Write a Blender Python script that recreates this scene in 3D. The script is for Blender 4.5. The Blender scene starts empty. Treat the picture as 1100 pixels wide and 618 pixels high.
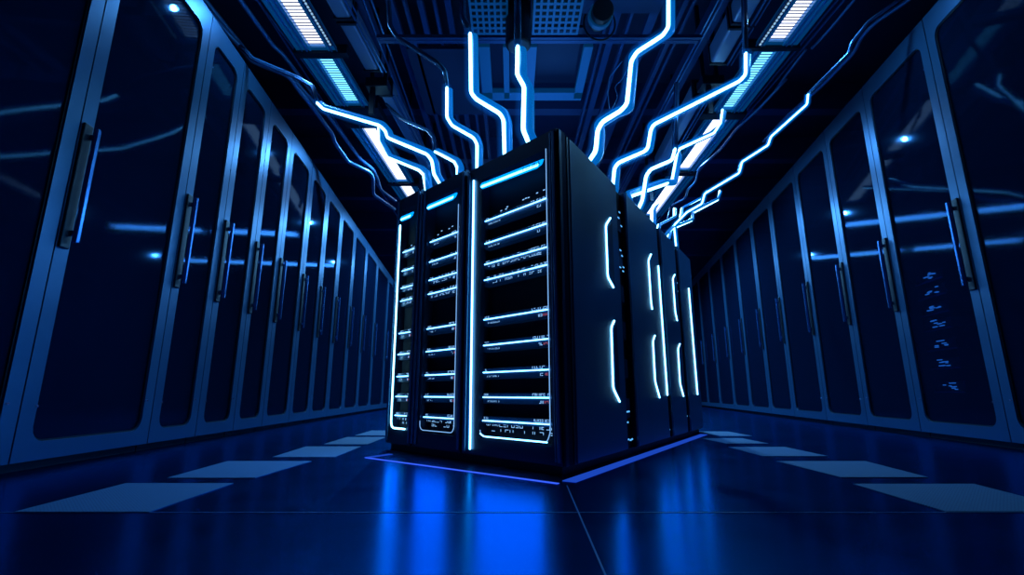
import bpy, math, random
from mathutils import Vector
random.seed(7)
sc = bpy.context.scene
C = sc.collection
sc.view_settings.view_transform = 'Standard'
sc.view_settings.look = 'None'
sc.cycles.transparent_max_bounces = 24
sc.cycles.max_bounces = 7
sc.cycles.sample_clamp_indirect = 6.0

# ------------------------------------------------------------------ camera
H = 0.5
FPX = 520.0
PITCH = math.atan2(114, FPX)
cam_d = bpy.data.cameras.new('camera')
cam = bpy.data.objects.new('camera', cam_d); C.objects.link(cam)
cam.location = (0, 0, H)
cam.rotation_euler = (math.pi/2 + PITCH, 0, 0)
cam_d.sensor_width = 36.0
cam_d.lens = 36.0*FPX/1100.0
cam_d.clip_start = 0.05
sc.camera = cam
cP, sP = math.cos(PITCH), math.sin(PITCH)

def ray(px, py):
    X = (px-550)/FPX; Y = -(py-309)/FPX
    return Vector((X, cP-sP*Y, sP+cP*Y))
def at_z(px, py, z):
    r = ray(px, py); return Vector((0, 0, H)) + r*((z-H)/r.z)
def at_y(px, py, y):
    r = ray(px, py); return Vector((0, 0, H)) + r*(y/r.y)

# ------------------------------------------------------------------ materials
def principled(name, col, rough=0.4, metal=0.0, spec=0.5, bump=None, emit=None, estr=0.0, noise=None, coat=0.0):
    m = bpy.data.materials.new(name); m.use_nodes = True
    nt = m.node_tree; b = nt.nodes['Principled BSDF']
    b.inputs['Base Color'].default_value = (*col, 1)
    b.inputs['Roughness'].default_value = rough
    b.inputs['Metallic'].default_value = metal
    b.inputs['Specular IOR Level'].default_value = spec
    b.inputs['Coat Weight'].default_value = coat
    if emit:
        b.inputs['Emission Color'].default_value = (*emit, 1)
        b.inputs['Emission Strength'].default_value = estr
    if bump or noise:
        tc = nt.nodes.new('ShaderNodeTexCoord')
        n = nt.nodes.new('ShaderNodeTexNoise')
        n.inputs['Scale'].default_value = (bump or noise)[0]
        n.inputs['Detail'].default_value = 4
        nt.links.new(tc.outputs['Object'], n.inputs['Vector'])
        if bump:
            bp = nt.nodes.new('ShaderNodeBump'); bp.inputs['Strength'].default_value = bump[1]
            bp.inputs['Distance'].default_value = 0.01
            nt.links.new(n.outputs['Fac'], bp.inputs['Height'])
            nt.links.new(bp.outputs['Normal'], b.inputs['Normal'])
        if noise:
            mr = nt.nodes.new('ShaderNodeMapRange')
            mr.inputs['To Min'].default_value = max(0.02, rough-noise[1]); mr.inputs['To Max'].default_value = rough+noise[1]
            nt.links.new(n.outputs['Fac'], mr.inputs['Value'])
            nt.links.new(mr.outputs['Result'], b.inputs['Roughness'])
    return m

def emitter(name, col, s):
    m = bpy.data.materials.new(name); m.use_nodes = True
    nt = m.node_tree; nt.nodes.clear()
    o = nt.nodes.new('ShaderNodeOutputMaterial'); e = nt.nodes.new('ShaderNodeEmission')
    e.inputs['Color'].default_value = (*col, 1); e.inputs['Strength'].default_value = s
    nt.links.new(e.outputs[0], o.inputs[0])
    return m

def halo_mat(name, col, s, power=2.5):
    """painted bloom: additive glow shell, brightest where looked through along its middle"""
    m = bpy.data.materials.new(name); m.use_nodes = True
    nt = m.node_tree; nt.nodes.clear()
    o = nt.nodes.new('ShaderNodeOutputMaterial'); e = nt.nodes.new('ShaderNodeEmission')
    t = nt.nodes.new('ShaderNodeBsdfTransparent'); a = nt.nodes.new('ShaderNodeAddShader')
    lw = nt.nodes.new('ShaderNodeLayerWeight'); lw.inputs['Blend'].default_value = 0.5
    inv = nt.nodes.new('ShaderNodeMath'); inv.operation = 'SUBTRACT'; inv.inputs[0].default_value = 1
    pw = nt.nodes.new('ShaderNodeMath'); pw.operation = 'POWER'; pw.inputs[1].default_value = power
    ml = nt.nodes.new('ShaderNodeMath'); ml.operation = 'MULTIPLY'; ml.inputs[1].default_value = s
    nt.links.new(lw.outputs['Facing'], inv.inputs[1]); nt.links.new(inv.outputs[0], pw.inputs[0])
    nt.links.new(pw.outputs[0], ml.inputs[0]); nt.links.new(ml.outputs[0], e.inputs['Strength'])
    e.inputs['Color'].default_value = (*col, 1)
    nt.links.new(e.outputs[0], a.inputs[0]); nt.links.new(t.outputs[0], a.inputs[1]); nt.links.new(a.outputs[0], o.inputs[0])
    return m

def glass_mat(name, tint, refl_rough):
    m = bpy.data.materials.new(name); m.use_nodes = True
    nt = m.node_tree; nt.nodes.clear()
    o = nt.nodes.new('ShaderNodeOutputMaterial')
    t = nt.nodes.new('ShaderNodeBsdfTransparent'); t.inputs[0].default_value = (*tint, 1)
    g = nt.nodes.new('ShaderNodeBsdfGlossy'); g.inputs['Color'].default_value = (0.07, 0.155, 0.28, 1)
    g.inputs['Roughness'].default_value = refl_rough
    f = nt.nodes.new('ShaderNodeFresnel'); f.inputs['IOR'].default_value = 1.6
    x = nt.nodes.new('ShaderNodeMixShader')
    # faint film: the pane adds a little diffuse blue
    d = nt.nodes.new('ShaderNodeBsdfDiffuse'); d.inputs['Color'].default_value = (0.0009, 0.008, 0.022, 1)
    ad = nt.nodes.new('ShaderNodeAddShader')
    nt.links.new(t.outputs[0], ad.inputs[0]); nt.links.new(d.outputs[0], ad.inputs[1])
    ge = nt.nodes.new('ShaderNodeNewGeometry'); iv = nt.nodes.new('ShaderNodeMath'); iv.operation = 'SUBTRACT'; iv.inputs[0].default_value = 1
    mu = nt.nodes.new('ShaderNodeMath'); mu.operation = 'MULTIPLY'
    nt.links.new(ge.outputs['Backfacing'], iv.inputs[1]); nt.links.new(iv.outputs[0], mu.inputs[0]); nt.links.new(f.outputs[0], mu.inputs[1])
    nt.links.new(mu.outputs[0], x.inputs[0]); nt.links.new(ad.outputs[0], x.inputs[1]); nt.links.new(g.outputs[0], x.inputs[2])
    nt.links.new(x.outputs[0], o.inputs[0])
    return m

def perforated(name, col, hole, scale, rough=0.6, thr=0.3, emit=0.0):
    m = principled(name, col, rough, 0.2)
    nt = m.node_tree; b = nt.nodes['Principled BSDF']
    tc = nt.nodes.new('ShaderNodeTexCoord')
    v = nt.nodes.new('ShaderNodeTexVoronoi'); v.inputs['Scale'].default_value = scale
    v.inputs['Randomness'].default_value = 0.0
    lt = nt.nodes.new('ShaderNodeMath'); lt.operation = 'LESS_THAN'; lt.inputs[1].default_value = thr
    n = nt.nodes.new('ShaderNodeTexNoise'); n.inputs['Scale'].default_value = 14; n.inputs['Detail'].default_value = 6
    mx = nt.nodes.new('ShaderNodeMix'); mx.data_type = 'RGBA'
    mx.inputs[6].default_value = (*col, 1); mx.inputs[7].default_value = (*hole, 1)
    nt.links.new(tc.outputs['Object'], v.inputs['Vector']); nt.links.new(tc.outputs['Object'], n.inputs['Vector'])
    nt.links.new(v.outputs['Distance'], lt.inputs[0]); nt.links.new(lt.outputs[0], mx.inputs[0])
    nt.links.new(mx.outputs[2], b.inputs['Base Color'])
    if emit:
        b.inputs['Emission Color'].default_value = (*col, 1); b.inputs['Emission Strength'].default_value = emit
    return m

M = {}
def floor_mat():
    m = bpy.data.materials.new('polished_floor'); m.use_nodes = True
    nt = m.node_tree; nt.nodes.clear(); L = nt.links.new
    o = nt.nodes.new('ShaderNodeOutputMaterial'); x = nt.nodes.new('ShaderNodeMixShader')
    d = nt.nodes.new('ShaderNodeBsdfDiffuse'); d.inputs[0].default_value = (0.001, 0.006, 0.02, 1)
    g = nt.nodes.new('ShaderNodeBsdfGlossy'); g.inputs['Color'].default_value = (0.002, 0.200, 0.60, 1)
    f = nt.nodes.new('ShaderNodeFresnel'); f.inputs[0].default_value = 1.5
    mr = nt.nodes.new('ShaderNodeMapRange'); mr.inputs['To Min'].default_value = 0.20; mr.inputs['To Max'].default_value = 0.95
    tc = nt.nodes.new('ShaderNodeTexCoord'); n = nt.nodes.new('ShaderNodeTexNoise'); n.inputs['Scale'].default_value = 3.0; n.inputs['Detail'].default_value = 5
    r2 = nt.nodes.new('ShaderNodeMapRange'); r2.inputs['To Min'].default_value = 0.17; r2.inputs['To Max'].default_value = 0.27
    L(tc.outputs['Object'], n.inputs['Vector']); L(n.outputs['Fac'], r2.inputs['Value']); L(r2.outputs[0], g.inputs['Roughness'])
    L(f.outputs[0], mr.inputs['Value']); L(mr.outputs[0], x.inputs[0])
    L(d.outputs[0], x.inputs[1]); L(g.outputs[0], x.inputs[2]); L(x.outputs[0], o.inputs[0])
    return m
M['floor'] = floor_mat()
M['seam'] = principled('floor_seam', (0.02, 0.10, 0.30), 0.5)
M['tile'] = perforated('perforated_tile', (0.06, 0.17, 0.32), (0.015, 0.05, 0.12), 60, 0.7)
M['wall'] = principled('dark_wall', (0.01, 0.025, 0.06), 0.8)
M['ceiling'] = principled('dark_ceiling', (0.012, 0.04, 0.11), 0.7, bump=(5, 0.2))
M['beam'] = principled('ceiling_beam', (0.02, 0.09, 0.25), 0.45, 0.3)
M['rail'] = principled('ceiling_rail', (0.10, 0.30, 0.62), 0.32, 0.7)
M['rack_frame'] = principled('rack_frame_metal', (0.034, 0.125, 0.245), 0.36, 0.6, noise=(2.5, 0.07))
M['rack_body'] = principled('rack_body', (0.008, 0.02, 0.05), 0.6)
M['glass'] = glass_mat('smoked_glass', (0.22, 0.32, 0.48), 0.05)
M['handle_black'] = principled('handle_black', (0.004, 0.008, 0.018), 0.4)
M['handle_bar'] = principled('handle_bar', (0.07, 0.24, 0.60), 0.25, 0.9)
M['screw'] = principled('screw', (0.5, 0.65, 0.9), 0.2, 1.0, emit=(0.3, 0.5, 0.9), estr=0.02)
M['cab'] = principled('server_cabinet_black', (0.012, 0.042, 0.10), 0.30, 0.55, noise=(4, 0.05))
M['cab_side'] = principled('server_side_panel', (0.04, 0.18, 0.36), 0.38, 0.4, noise=(3, 0.06))
M['cab_trim'] = principled('server_trim', (0.05, 0.20, 0.42), 0.32, 0.4)
M['bay'] = principled('server_bay', (0.002, 0.007, 0.022), 0.7, 0.0)
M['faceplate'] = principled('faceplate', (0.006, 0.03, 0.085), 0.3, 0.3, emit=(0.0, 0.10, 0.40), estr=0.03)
M['neon'] = emitter('neon_white_blue', (0.26, 0.74, 1.0), 6.0)
M['neon_soft'] = emitter('neon_blue', (0.08, 0.42, 1.0), 2.0)
M['stripe'] = emitter('led_stripe', (0.15, 0.52, 1.0), 6.0)
M['outline'] = emitter('led_outline', (0.22, 0.50, 1.0), 1.0)
M['bar'] = emitter('led_bar', (0.0, 0.30, 1.0), 1.6)
M['bar_core'] = emitter('led_bar_core', (0.16, 0.70, 1.0), 5.0)
M['mark'] = emitter('led_marks', (0.25, 0.55, 1.0), 1.1)
M['mark_dark'] = principled('dark_marks', (0.0, 0.03, 0.12), 0.5)
M['mark_red'] = emitter('led_marks_red', (1.0, 0.22, 0.35), 0.45)
M['conduit'] = principled('conduit', (0.05, 0.18, 0.38), 0.26, 0.5)
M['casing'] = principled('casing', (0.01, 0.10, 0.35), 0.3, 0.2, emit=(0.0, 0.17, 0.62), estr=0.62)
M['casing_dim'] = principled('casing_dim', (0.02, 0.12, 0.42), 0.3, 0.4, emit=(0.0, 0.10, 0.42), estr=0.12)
M['halo'] = halo_mat('halo', (0.0, 0.17, 0.9), 0.26, 2.2)  # blue bloom around the lit tubes, painted as emission on a shell
M['pipe'] = principled('dark_pipe', (0.09, 0.26, 0.50), 0.30, 0.4)
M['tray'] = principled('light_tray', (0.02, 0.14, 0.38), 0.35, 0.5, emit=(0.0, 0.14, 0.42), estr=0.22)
M['lamp_white'] = emitter('lamp_white', (0.80, 0.84, 1.0), 2.2)
M['lamp_cyan'] = emitter('lamp_cyan', (0.16, 0.66, 1.0), 2.2)
M['louvre'] = principled('louvre', (0.06, 0.12, 0.25), 0.5, 0.2)
M['duct'] = principled('metal_duct', (0.34, 0.46, 0.66), 0.34, 0.4, noise=(3, 0.08))
M['bracket'] = principled('dark_bracket', (0.004, 0.012, 0.03), 0.5)
M['grille'] = principled('ceiling_grille', (0.03, 0.13, 0.32), 0.5, 0.3, emit=(0.0, 0.10, 0.30), estr=0.2)  # emission added to lift its brightness; the grille is no lamp
M['floor_led'] = emitter('floor_led', (0.04, 0.12, 1.0), 1.1)
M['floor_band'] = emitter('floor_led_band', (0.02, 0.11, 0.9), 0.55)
M['plinth'] = principled('plinth', (0.002, 0.005, 0.012), 0.5)
M['mirror_lamp'] = emitter('twin_tube', (0.16, 0.50, 1.0), 24.0)
M['mirror_lamp_dim'] = emitter('twin_mesh', (0.08, 0.40, 1.0), 6)
M['led_behind'] = emitter('led_behind_glass', (0.10, 0.45, 1.0), 1.9)
M['led_dim'] = emitter('led_dim', (0.10, 0.45, 1.0), 1.3)

# ------------------------------------------------------------------ mesh helpers
class MB:
    def __init__(s, fn=None):
        s.v = []; s.f = []; s.fn = fn or (lambda a, b, c: Vector((a, b, c)))
    def box(s, a0, a1, b0, b1, c0, c1, open_front=False):
        n = len(s.v)
        for (a, b, c) in ((a0,b0,c0),(a1,b0,c0),(a1,b1,c0),(a0,b1,c0),(a0,b0,c1),(a1,b0,c1),(a1,b1,c1),(a0,b1,c1)):
            s.v.append(s.fn(a, b, c))
        F = [(0,3,2,1),(4,5,6,7),(0,1,5,4),(1,2,6,5),(2,3,7,6),(3,0,4,7)]
        s.f += [tuple(n+i for i in q) for q in F]
        return s
    def prism(s, poly, b0, b1):
        """poly in (a, c); extruded along b"""
        n = len(s.v); k = len(poly)
        for (a, c) in poly: s.v.append(s.fn(a, b0, c))
        for (a, c) in poly: s.v.append(s.fn(a, b1, c))
        s.f.append(tuple(n+i for i in range(k))); s.f.append(tuple(n+k+i for i in reversed(range(k))))
        for i in range(k):
            j = (i+1) % k
            s.f.append((n+j, n+i, n+k+i, n+k+j))
        return s
    def ring(s, outer, inner, b0, b1):
        """frame between two (a, c) loops of equal length, extruded along b"""
        n = len(s.v); k = len(outer)
        for lp, b in ((outer, b0), (inner, b0), (outer, b1), (inner, b1)):
            for (a, c) in lp: s.v.append(s.fn(a, b, c))
        for i in range(k):
            j = (i+1) % k
            s.f.append((n+i, n+j, n+k+j, n+k+i))
            s.f.append((n+2*k+j, n+2*k+i, n+3*k+i, n+3*k+j))
            s.f.append((n+j, n+i, n+2*k+i, n+2*k+j))
            s.f.append((n+k+i, n+k+j, n+3*k+j, n+3*k+i))
        return s
    def tube(s, pts, r, seg=10, cap=True):
        pts = [Vector(p) for p in pts]
        n0 = len(s.v)
        up = None
        for i, p in enumerate(pts):
            t = (pts[min(i+1, len(pts)-1)] - pts[max(i-1, 0)])
            t = t.normalized() if t.length > 1e-9 else Vector((0, 0, 1))
            if up is None:
                up = Vector((0, 1, 0)) if abs(t.y) < 0.9 else Vector((1, 0, 0))
            x = t.cross(up).normalized(); y = x.cross(t).normalized(); up = y
            for k in range(seg):
                a = 2*math.pi*k/seg
                s.v.append(p + x*(r*math.cos(a)) + y*(r*math.sin(a)))
        for i in range(len(pts)-1):
            for k in range(seg):
                k2 = (k+1) % seg
                s.f.append((n0+i*seg+k, n0+i*seg+k2, n0+(i+1)*seg+k2, n0+(i+1)*seg+k))
        if cap:
            s.f.append(tuple(n0+k for k in reversed(range(seg))))
            s.f.append(tuple(n0+(len(pts)-1)*seg+k for k in range(seg)))
        return s
    def build(s, name, mat, parent=None, bevel=0, smooth=False):
        me = bpy.data.meshes.new(name)
        base = parent_world(parent) if parent is not None else Vector((0, 0, 0))
        me.from_pydata([tuple(v-base) for v in s.v], [], s.f)
        import bmesh
        bm = bmesh.new(); bm.from_mesh(me); bmesh.ops.recalc_face_normals(bm, faces=bm.faces); bm.to_mesh(me); bm.free()
        me.materials.append(mat)
        if smooth:
            for p in me.polygons: p.use_smooth = True
        o = bpy.data.objects.new(name, me); C.objects.link(o)
        if parent is not None: o.parent = parent
        if bevel:
            b = o.modifiers.new('bevel', 'BEVEL'); b.width = bevel; b.segments = 2; b.limit_method = 'ANGLE'
        return o

def parent_world(o):
    p = Vector((0, 0, 0))
    while o is not None: p += o.location; o = o.parent
    return p
def tag(o, label=None, cat=None, group=None, kind=None):
    if label: o['label'] = label
    if cat: o['category'] = cat
    if group: o['group'] = group
    if kind: o['kind'] = kind
    return o
def empty(name, loc, label, cat, group=None):
    o = bpy.data.objects.new(name, None); C.objects.link(o); o.location = loc; o.empty_display_size = 0.1
    return tag(o, label, cat, group)
def chamfer_rect(a0, a1, c0, c1, r, seg=4):
    pts = []
    for (cx, cy, st) in ((a1-r, c0+r, -90), (a1-r, c1-r, 0), (a0+r, c1-r, 90), (a0+r, c0+r, 180)):
        for k in range(seg+1):
            a = math.radians(st + 90*k/seg)
            pts.append((cx + r*math.cos(a), cy + r*math.sin(a)))
    return pts
def rect_loop(a0, a1, c0, c1, seg=4):
    """outer rectangle with the same vertex count as chamfer_rect"""
    pts = []
    for (x, y) in ((a1, c0), (a1, c1), (a0, c1), (a0, c0)):
        pts += [(x, y)]*(seg+1)
    # spread the repeated corner points a hair along the edges so that no face is degenerate
    out = []
    e = 0.01
    corners = [((a1, c0), (-1, 0), (0, 1)), ((a1, c1), (0, -1), (-1, 0)), ((a0, c1), (1, 0), (0, -1)), ((a0, c0), (0, 1), (1, 0))]
    for (p, d0, d1) in corners:
        h = seg/2
        for k in range(seg+1):
            if k < h: out.append((p[0]+d0[0]*e*(h-k), p[1]+d0[1]*e*(h-k)))
            elif k == h: out.append(p)
            else: out.append((p[0]+d1[0]*e*(k-h), p[1]+d1[1]*e*(k-h)))
    return out
def smooth_path(pts, r=0.05, n=4):
    """round the corners of a polyline"""
    pts = [Vector(p) for p in pts]; out = [pts[0]]
    for i in range(1, len(pts)-1):
        a, b, c = pts[i-1], pts[i], pts[i+1]
        d1 = min(r, (a-b).length*0.45); d2 = min(r, (c-b).length*0.45)
        if d1 < 1e-6 or d2 < 1e-6: continue
        p, q = b+(a-b).normalized()*d1, b+(c-b).normalized()*d2
        for k in range(n+1):
            t = k/n
            out.append(p*(1-t)**2 + b*2*t*(1-t) + q*t*t)
    out.append(pts[-1])
    return out
def struct(mb, name, mat, **k):
    return tag(mb.build(name, mat, **k), kind='structure')

# ------------------------------------------------------------------ the room
CZ = 6.3
struct(MB().box(-9, 11, -3, 24, -0.1, 0.0), 'floor', M['floor'])
struct(MB().box(-9, 11, -3, 24, CZ, CZ+0.1), 'ceiling', M['ceiling'])
struct(MB().box(-9.1, -9, -3, 24, 0, CZ), 'wall_left', M['wall'])
struct(MB().box(11, 11.1, -3, 24, 0, CZ), 'wall_right', M['wall'])
struct(MB().box(-9, 11, 24, 24.1, 0, CZ), 'wall_back', M['wall'])
struct(MB().box(-9, 11, -3.1, -3, 0, CZ), 'wall_front', M['wall'])

# fine seams in the polished floor
struct(MB().box(-6, 8, 2.236, 2.243, 0.0, 0.0015), 'trim_1', M['seam'])
p0 = Vector((0.305, 2.86, 0)); p1 = at_z(652, 622, 0)
d = (p1-p0).normalized(); n = Vector((-d.y, d.x, 0))*0.003
mb = MB(); mb.v = [p0-n, p1-n, p1+n, p0+n] ; mb.v = mb.v + [v+Vector((0,0,0.0015)) for v in mb.v]
mb.f = [(0,3,2,1),(4,5,6,7),(0,1,5,4),(1,2,6,5),(2,3,7,6),(3,0,4,7)]
struct(mb, 'trim_2', M['seam'])

# perforated floor tiles
TL = [((-2.19,2.92),(-1.58,2.92),(-1.56,2.24),(-2.14,2.24)), ((-2.14,3.84),(-1.51,3.84),(-1.55,3.10),(-2.08,3.10)),
      ((-1.98,4.87),(-1.45,4.87),(-1.42,4.08),(-1.92,4.08)), ((-1.93,5.90),(-1.47,5.90),(-1.45,5.08),(-1.89,5.08)),
      ((-1.93,6.92),(-1.47,6.92),(-1.46,6.12),(-1.91,6.12))]
TR = [((1.92,2.90),(2.60,2.90),(2.46,2.245),(1.87,2.245)), ((1.99,3.84),(2.66,3.84),(2.53,3.12),(2.00,3.12)),
      ((2.06,4.83),(2.60,4.83),(2.57,4.14),(2.04,4.14)), ((2.16,5.75),(2.62,5.75),(2.61,5.15),(2.18,5.15)),
      ((2.50,6.75),(2.90,6.75),(2.88,6.05),(2.50,6.05))]
ordn = ['nearest', 'second nearest', 'third nearest', 'fourth nearest', 'farthest']
for side, T in (('left', TL), ('right', TR)):
    for i, q in enumerate(T):
        c = Vector((sum(p[0] for p in q)/4, sum(p[1] for p in q)/4, 0))
        mb = MB()
        mb.v = [Vector((p[0], p[1], 0.0)) - c for p in q] + [Vector((p[0], p[1], 0.004)) - c for p in q]
        mb.f = [(0,1,2,3),(7,6,5,4),(0,4,5,1),(1,5,6,2),(2,6,7,3),(3,7,4,0)]
        o = mb.build('floor_tile', M['tile']); o.location = c
        tag(o, f'pale blue perforated floor tile, {ordn[i]} in the {side} aisle', 'floor tile', f'perforated floor tiles of the {side} aisle')

# ------------------------------------------------------------------ the tall rack rows
def rack_row(side, base, dirv, seams, hgt, w_sign, first_hollow=None):
    """side rows; s runs along dirv from base, w is the distance into the aisle"""
    nrm = Vector((dirv.y, -dirv.x, 0)) * w_sign
    for i in range(len(seams)-1):
        s0, s1 = seams[i], seams[i+1]
        near_first = i
        def fn(s, w, z, hgt=hgt):
            k = hgt(s)/4.5
            return base + dirv*s + nrm*w + Vector((0, 0, z*k if z > 3 else z))
        root_loc = base + dirv*((s0+s1)/2)
        if side == 'left':
            lab = f'tall blue framed rack with dark glass door, {NUML[i]} in the left row'
            if i == 0: lab = 'tall rack cut by the left edge of the view, nearest in the left row'
            if i == 1: lab = 'widest tall rack of the left row, its glass door showing ceiling light reflections'
        else:
            lab = f'tall blue framed rack with dark glass door, {NUML[i]} in the right row'
            if i == 0: lab = 'tall dark rack cut by the right edge of the view, nearest in the right row'
            if i == 1: lab = 'tall rack in the right row with small lit servers behind its glass'
        root = empty('server_rack', root_loc, lab, 'server rack', f'tall racks of the {side} row')
        g = 0.006
        a, b = s0+g, s1-g
        lo, hi = min(a, b), max(a, b)
        # hollow carcass
        mb = MB(fn)
        mb.box(lo, hi, -1.0, -0.96, 0.06, 4.48)
        mb.box(lo, lo+0.02, -0.96, -0.05, 0.06, 4.48); mb.box(hi-0.02, hi, -0.96, -0.05, 0.06, 4.48)
        mb.box(lo+0.02, hi-0.02, -0.96, -0.05, 0.06, 0.09); mb.box(lo+0.02, hi-0.02, -0.96, -0.05, 4.45, 4.48)
        mb.build('carcass', M['rack_body'], root)
        MB(fn).box(lo, hi, -0.95, -0.09, 0.0, 0.06).build('plinth', M['plinth'], root)
        # door frame with rounded window
        st = 0.115
        zb, zt = 0.185, 4.5-0.235
        outer = rect_loop(lo, hi, 0.065, 4.5)
        inner = chamfer_rect(lo+st, hi-st, zb, zt, 0.10)
        fr = MB(fn).ring(outer, inner, -0.045, 0.0).build('door_frame', M['rack_frame'], root)
        inl = chamfer_rect(lo+st-0.004, hi-st+0.004, zb-0.004, zt+0.004, 0.10)
        inl2 = chamfer_rect(lo+st+0.012, hi-st-0.012, zb+0.012, zt-0.012, 0.09)
        MB(fn).ring(inl, inl2, -0.022, -0.014).build('gasket', M['handle_black'], root)
        MB(fn).prism(inl, -0.036, -0.026).build('glass_pane', M['glass'], root)
        # handle on the stile nearest the viewer
        near = s0 + (0.012 if s1 > s0 else -0.012)
        sg = 1 if s1 > s0 else -1
        def rng(x, y): return (min(x, y), max(x, y))
        x0, x1 = rng(near+sg*0.004, near+sg*0.085)
        hp = MB(fn).box(x0, x1, 0.0, 0.022, 1.50, 2.46).build('handle_plate', M['handle_black'], root, bevel=0.008)
        x0, x1 = rng(near+sg*0.062, near+sg*0.092)
        hb = MB(fn)
        hb.box(x0, x1, 0.045, 0.075, 1.55, 2.44)
        hb.box(x0, x1, 0.02, 0.05, 1.60, 1.64); hb.box(x0, x1, 0.02, 0.05, 2.35, 2.39)
        hb.build('handle', M['handle_bar'], root, bevel=0.005)
        # hinge screws
        for z in (0.42, 3.95):
            x = near + sg*0.10
            MB().tube([fn(x, 0.0, z), fn(x, 0.012, z)], 0.007, 8).build('screw', M['screw'], root)
        for z in (0.44,):
            x = s1 - sg*0.10
            MB().tube([fn(x, 0.0, z), fn(x, 0.012, z)], 0.007, 8).build('screw', M['screw'], root)

NUML = ['nearest', 'second', 'third from the viewer', 'fourth from the viewer', 'fifth from the viewer', 'sixth from the viewer',
        'seventh from the viewer', 'eighth from the viewer', 'ninth from the viewer', 'tenth from the viewer', 'eleventh from the viewer',
        'twelfth from the viewer', 'thirteenth from the viewer']
AL = at_z(0, 512, 0); BL = at_z(415, 440, 0)
dL = (BL-AL).normalized()
rack_row('left', AL, dL, [-1.35, 0.04, 1.35, 2.10, 2.90, 3.70, 4.66, 5.60, 6.60, 7.75, 9.00, 10.40, 12.2, 13.9],
         lambda s: 4.53 - 0.018*(s-1.0), 1)
AR = at_z(1100, 485, 0); BR = at_z(752.6, 437, 0)
dR = (BR-AR).normalized()
LR = (BR-AR).length
seamR = [LR-s for s in (17.9, 16.5, 15.15, 13.85, 12.65, 11.30, 9.90, 8.50, 6.95, 5.30, 3.5, 1.55, -0.6)]
def onR(px, py):
    r = ray(px, py); nn = Vector((-dR.y, dR.x, 0)); t = (AR-Vector((0,0,H))).dot(nn)/r.dot(nn)
    P = Vector((0,0,H)) + r*t; return (P-AR).dot(dR), P.z
seamR[1] = onR(1076, 426)[0]; seamR[2] = onR(983, 426)[0]; seamR[3] = onR(923.7, 400)[0]; seamR[4] = onR(881.5, 400)[0]
seamR[5] = onR(848, 400)[0]; seamR[6] = onR(824, 400)[0]; seamR[7] = onR(803, 400)[0]; seamR[8] = onR(786, 400)[0]
seamR[9] = onR(771, 400)[0]; seamR[10] = onR(758, 400)[0]; seamR[11] = seamR[10]+2.0; seamR[0] = seamR[1]-1.5
seamR = seamR[:12]
rack_row('right', AR, dR, seamR, lambda s: 4.57 + 0.030*max(s, -1), -1)

# small lit servers behind the glass of the second right-hand rack
def fnR(s, w, z): return AR + dR*s - Vector((dR.y, -dR.x, 0))*w + Vector((0, 0, z))
s_mid = (seamR[1]+seamR[2])/2
orl = ['topmost', 'second from the top', 'third from the top', 'fourth from the top', 'third from the bottom', 'second from the bottom', 'lowest']
for i, z in enumerate((1.78, 1.60, 1.40, 1.22, 0.99, 0.78, 0.52)):
    c = fnR(s_mid+0.25, -0.3, z)
    r = empty('small_server', c, f'small dark server with faint blue lights behind right glass door, {orl[i]}', 'server', 'small servers behind the right glass door')
    MB(fnR).box(s_mid+0.02, s_mid+0.50, -0.60, -0.14, z, z+0.11).build('case', M['bay'], r, bevel=0.006)
    MB(fnR).box(s_mid+0.02, s_mid+0.50, -0.14, -0.12, z-0.012, z+0.004).build('shelf_edge', M['rail'], r)
    lm = MB(fnR)
    for k in range(7):
        x = s_mid + random.uniform(0.12, 0.34)
        zz = z + random.uniform(0.02, 0.10)
        lm.box(x, x+random.uniform(0.02, 0.09), -0.14, -0.125, zz, zz+0.010)
    lm.build('status_light', M['led_behind'], r)

# ------------------------------------------------------------------ the glowing server block
O = Vector((0.3185, 3.137, 0.0))
U = Vector((-0.6967, 0.7174, 0.0))     # along the front, to the left
V = Vector((0.5289, 0.8487, 0.0))      # along the side, to the back
NF = Vector((-0.7174, -0.6967, 0.0))   # out of the front
NS = Vector((0.8487, -0.5289, 0.0))    # out of the side
def blk(u, v, z): return O + U*u + V*v + Vector((0, 0, z))
def fr(u, w, z): return O + U*u + NF*w + Vector((0, 0, z))          # w out of the front face
def sd(v, w, z): return O + V*v + NS*w + Vector((0, 0, z))          # w out of the side face

def fr_path(pts, w, r=0.02, n=3): return smooth_path([fr(u, w, z) for (u, z) in pts], r, n)
def sd_path(pts, w, r=0.02, n=3): return smooth_path([sd(v, w, z) for (v, z) in pts], r, n)

# plinth under the block
tag(MB(blk).box(0.04, 2.10, 0.05, 4.15, 0.0, 0.05).build('equipment_plinth', M['plinth']), 'low black plinth under the glowing server block', 'plinth')
# light strips let into the floor round the block
def floor_strip(name, pts, w, mat, label, group=None, z=0.004):
    mb = MB()
    for i in range(len(pts)-1):
        a, b = Vector((*pts[i], 0)), Vector((*pts[i+1], 0))
        dd = (b-a).normalized(); nn = Vector((-dd.y, dd.x, 0))*w/2; k = len(mb.v)
        for q in (a-nn, b-nn, b+nn, a+nn): mb.v.append(q)
        for q in (a-nn, b-nn, b+nn, a+nn): mb.v.append(q+Vector((0, 0, z)))
        mb.f += [tuple(k+j for j in q) for q in ((0,3,2,1),(4,5,6,7),(0,1,5,4),(1,2,6,5),(2,3,7,6),(3,0,4,7))]
    return tag(mb.build(name, mat), label, 'light strip', group)
floor_strip('floor_light_strip', [(-1.16, 4.05), (0.262, 2.915)], 0.022, M['floor_led'], 'thin violet blue light strip in the floor along the front of the server block')
floor_strip('floor_light_strip', [(0.33, 2.98), (2.40, 6.30)], 0.085, M['floor_band'], 'broad blue light strip in the floor along the right side of the server block')
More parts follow.
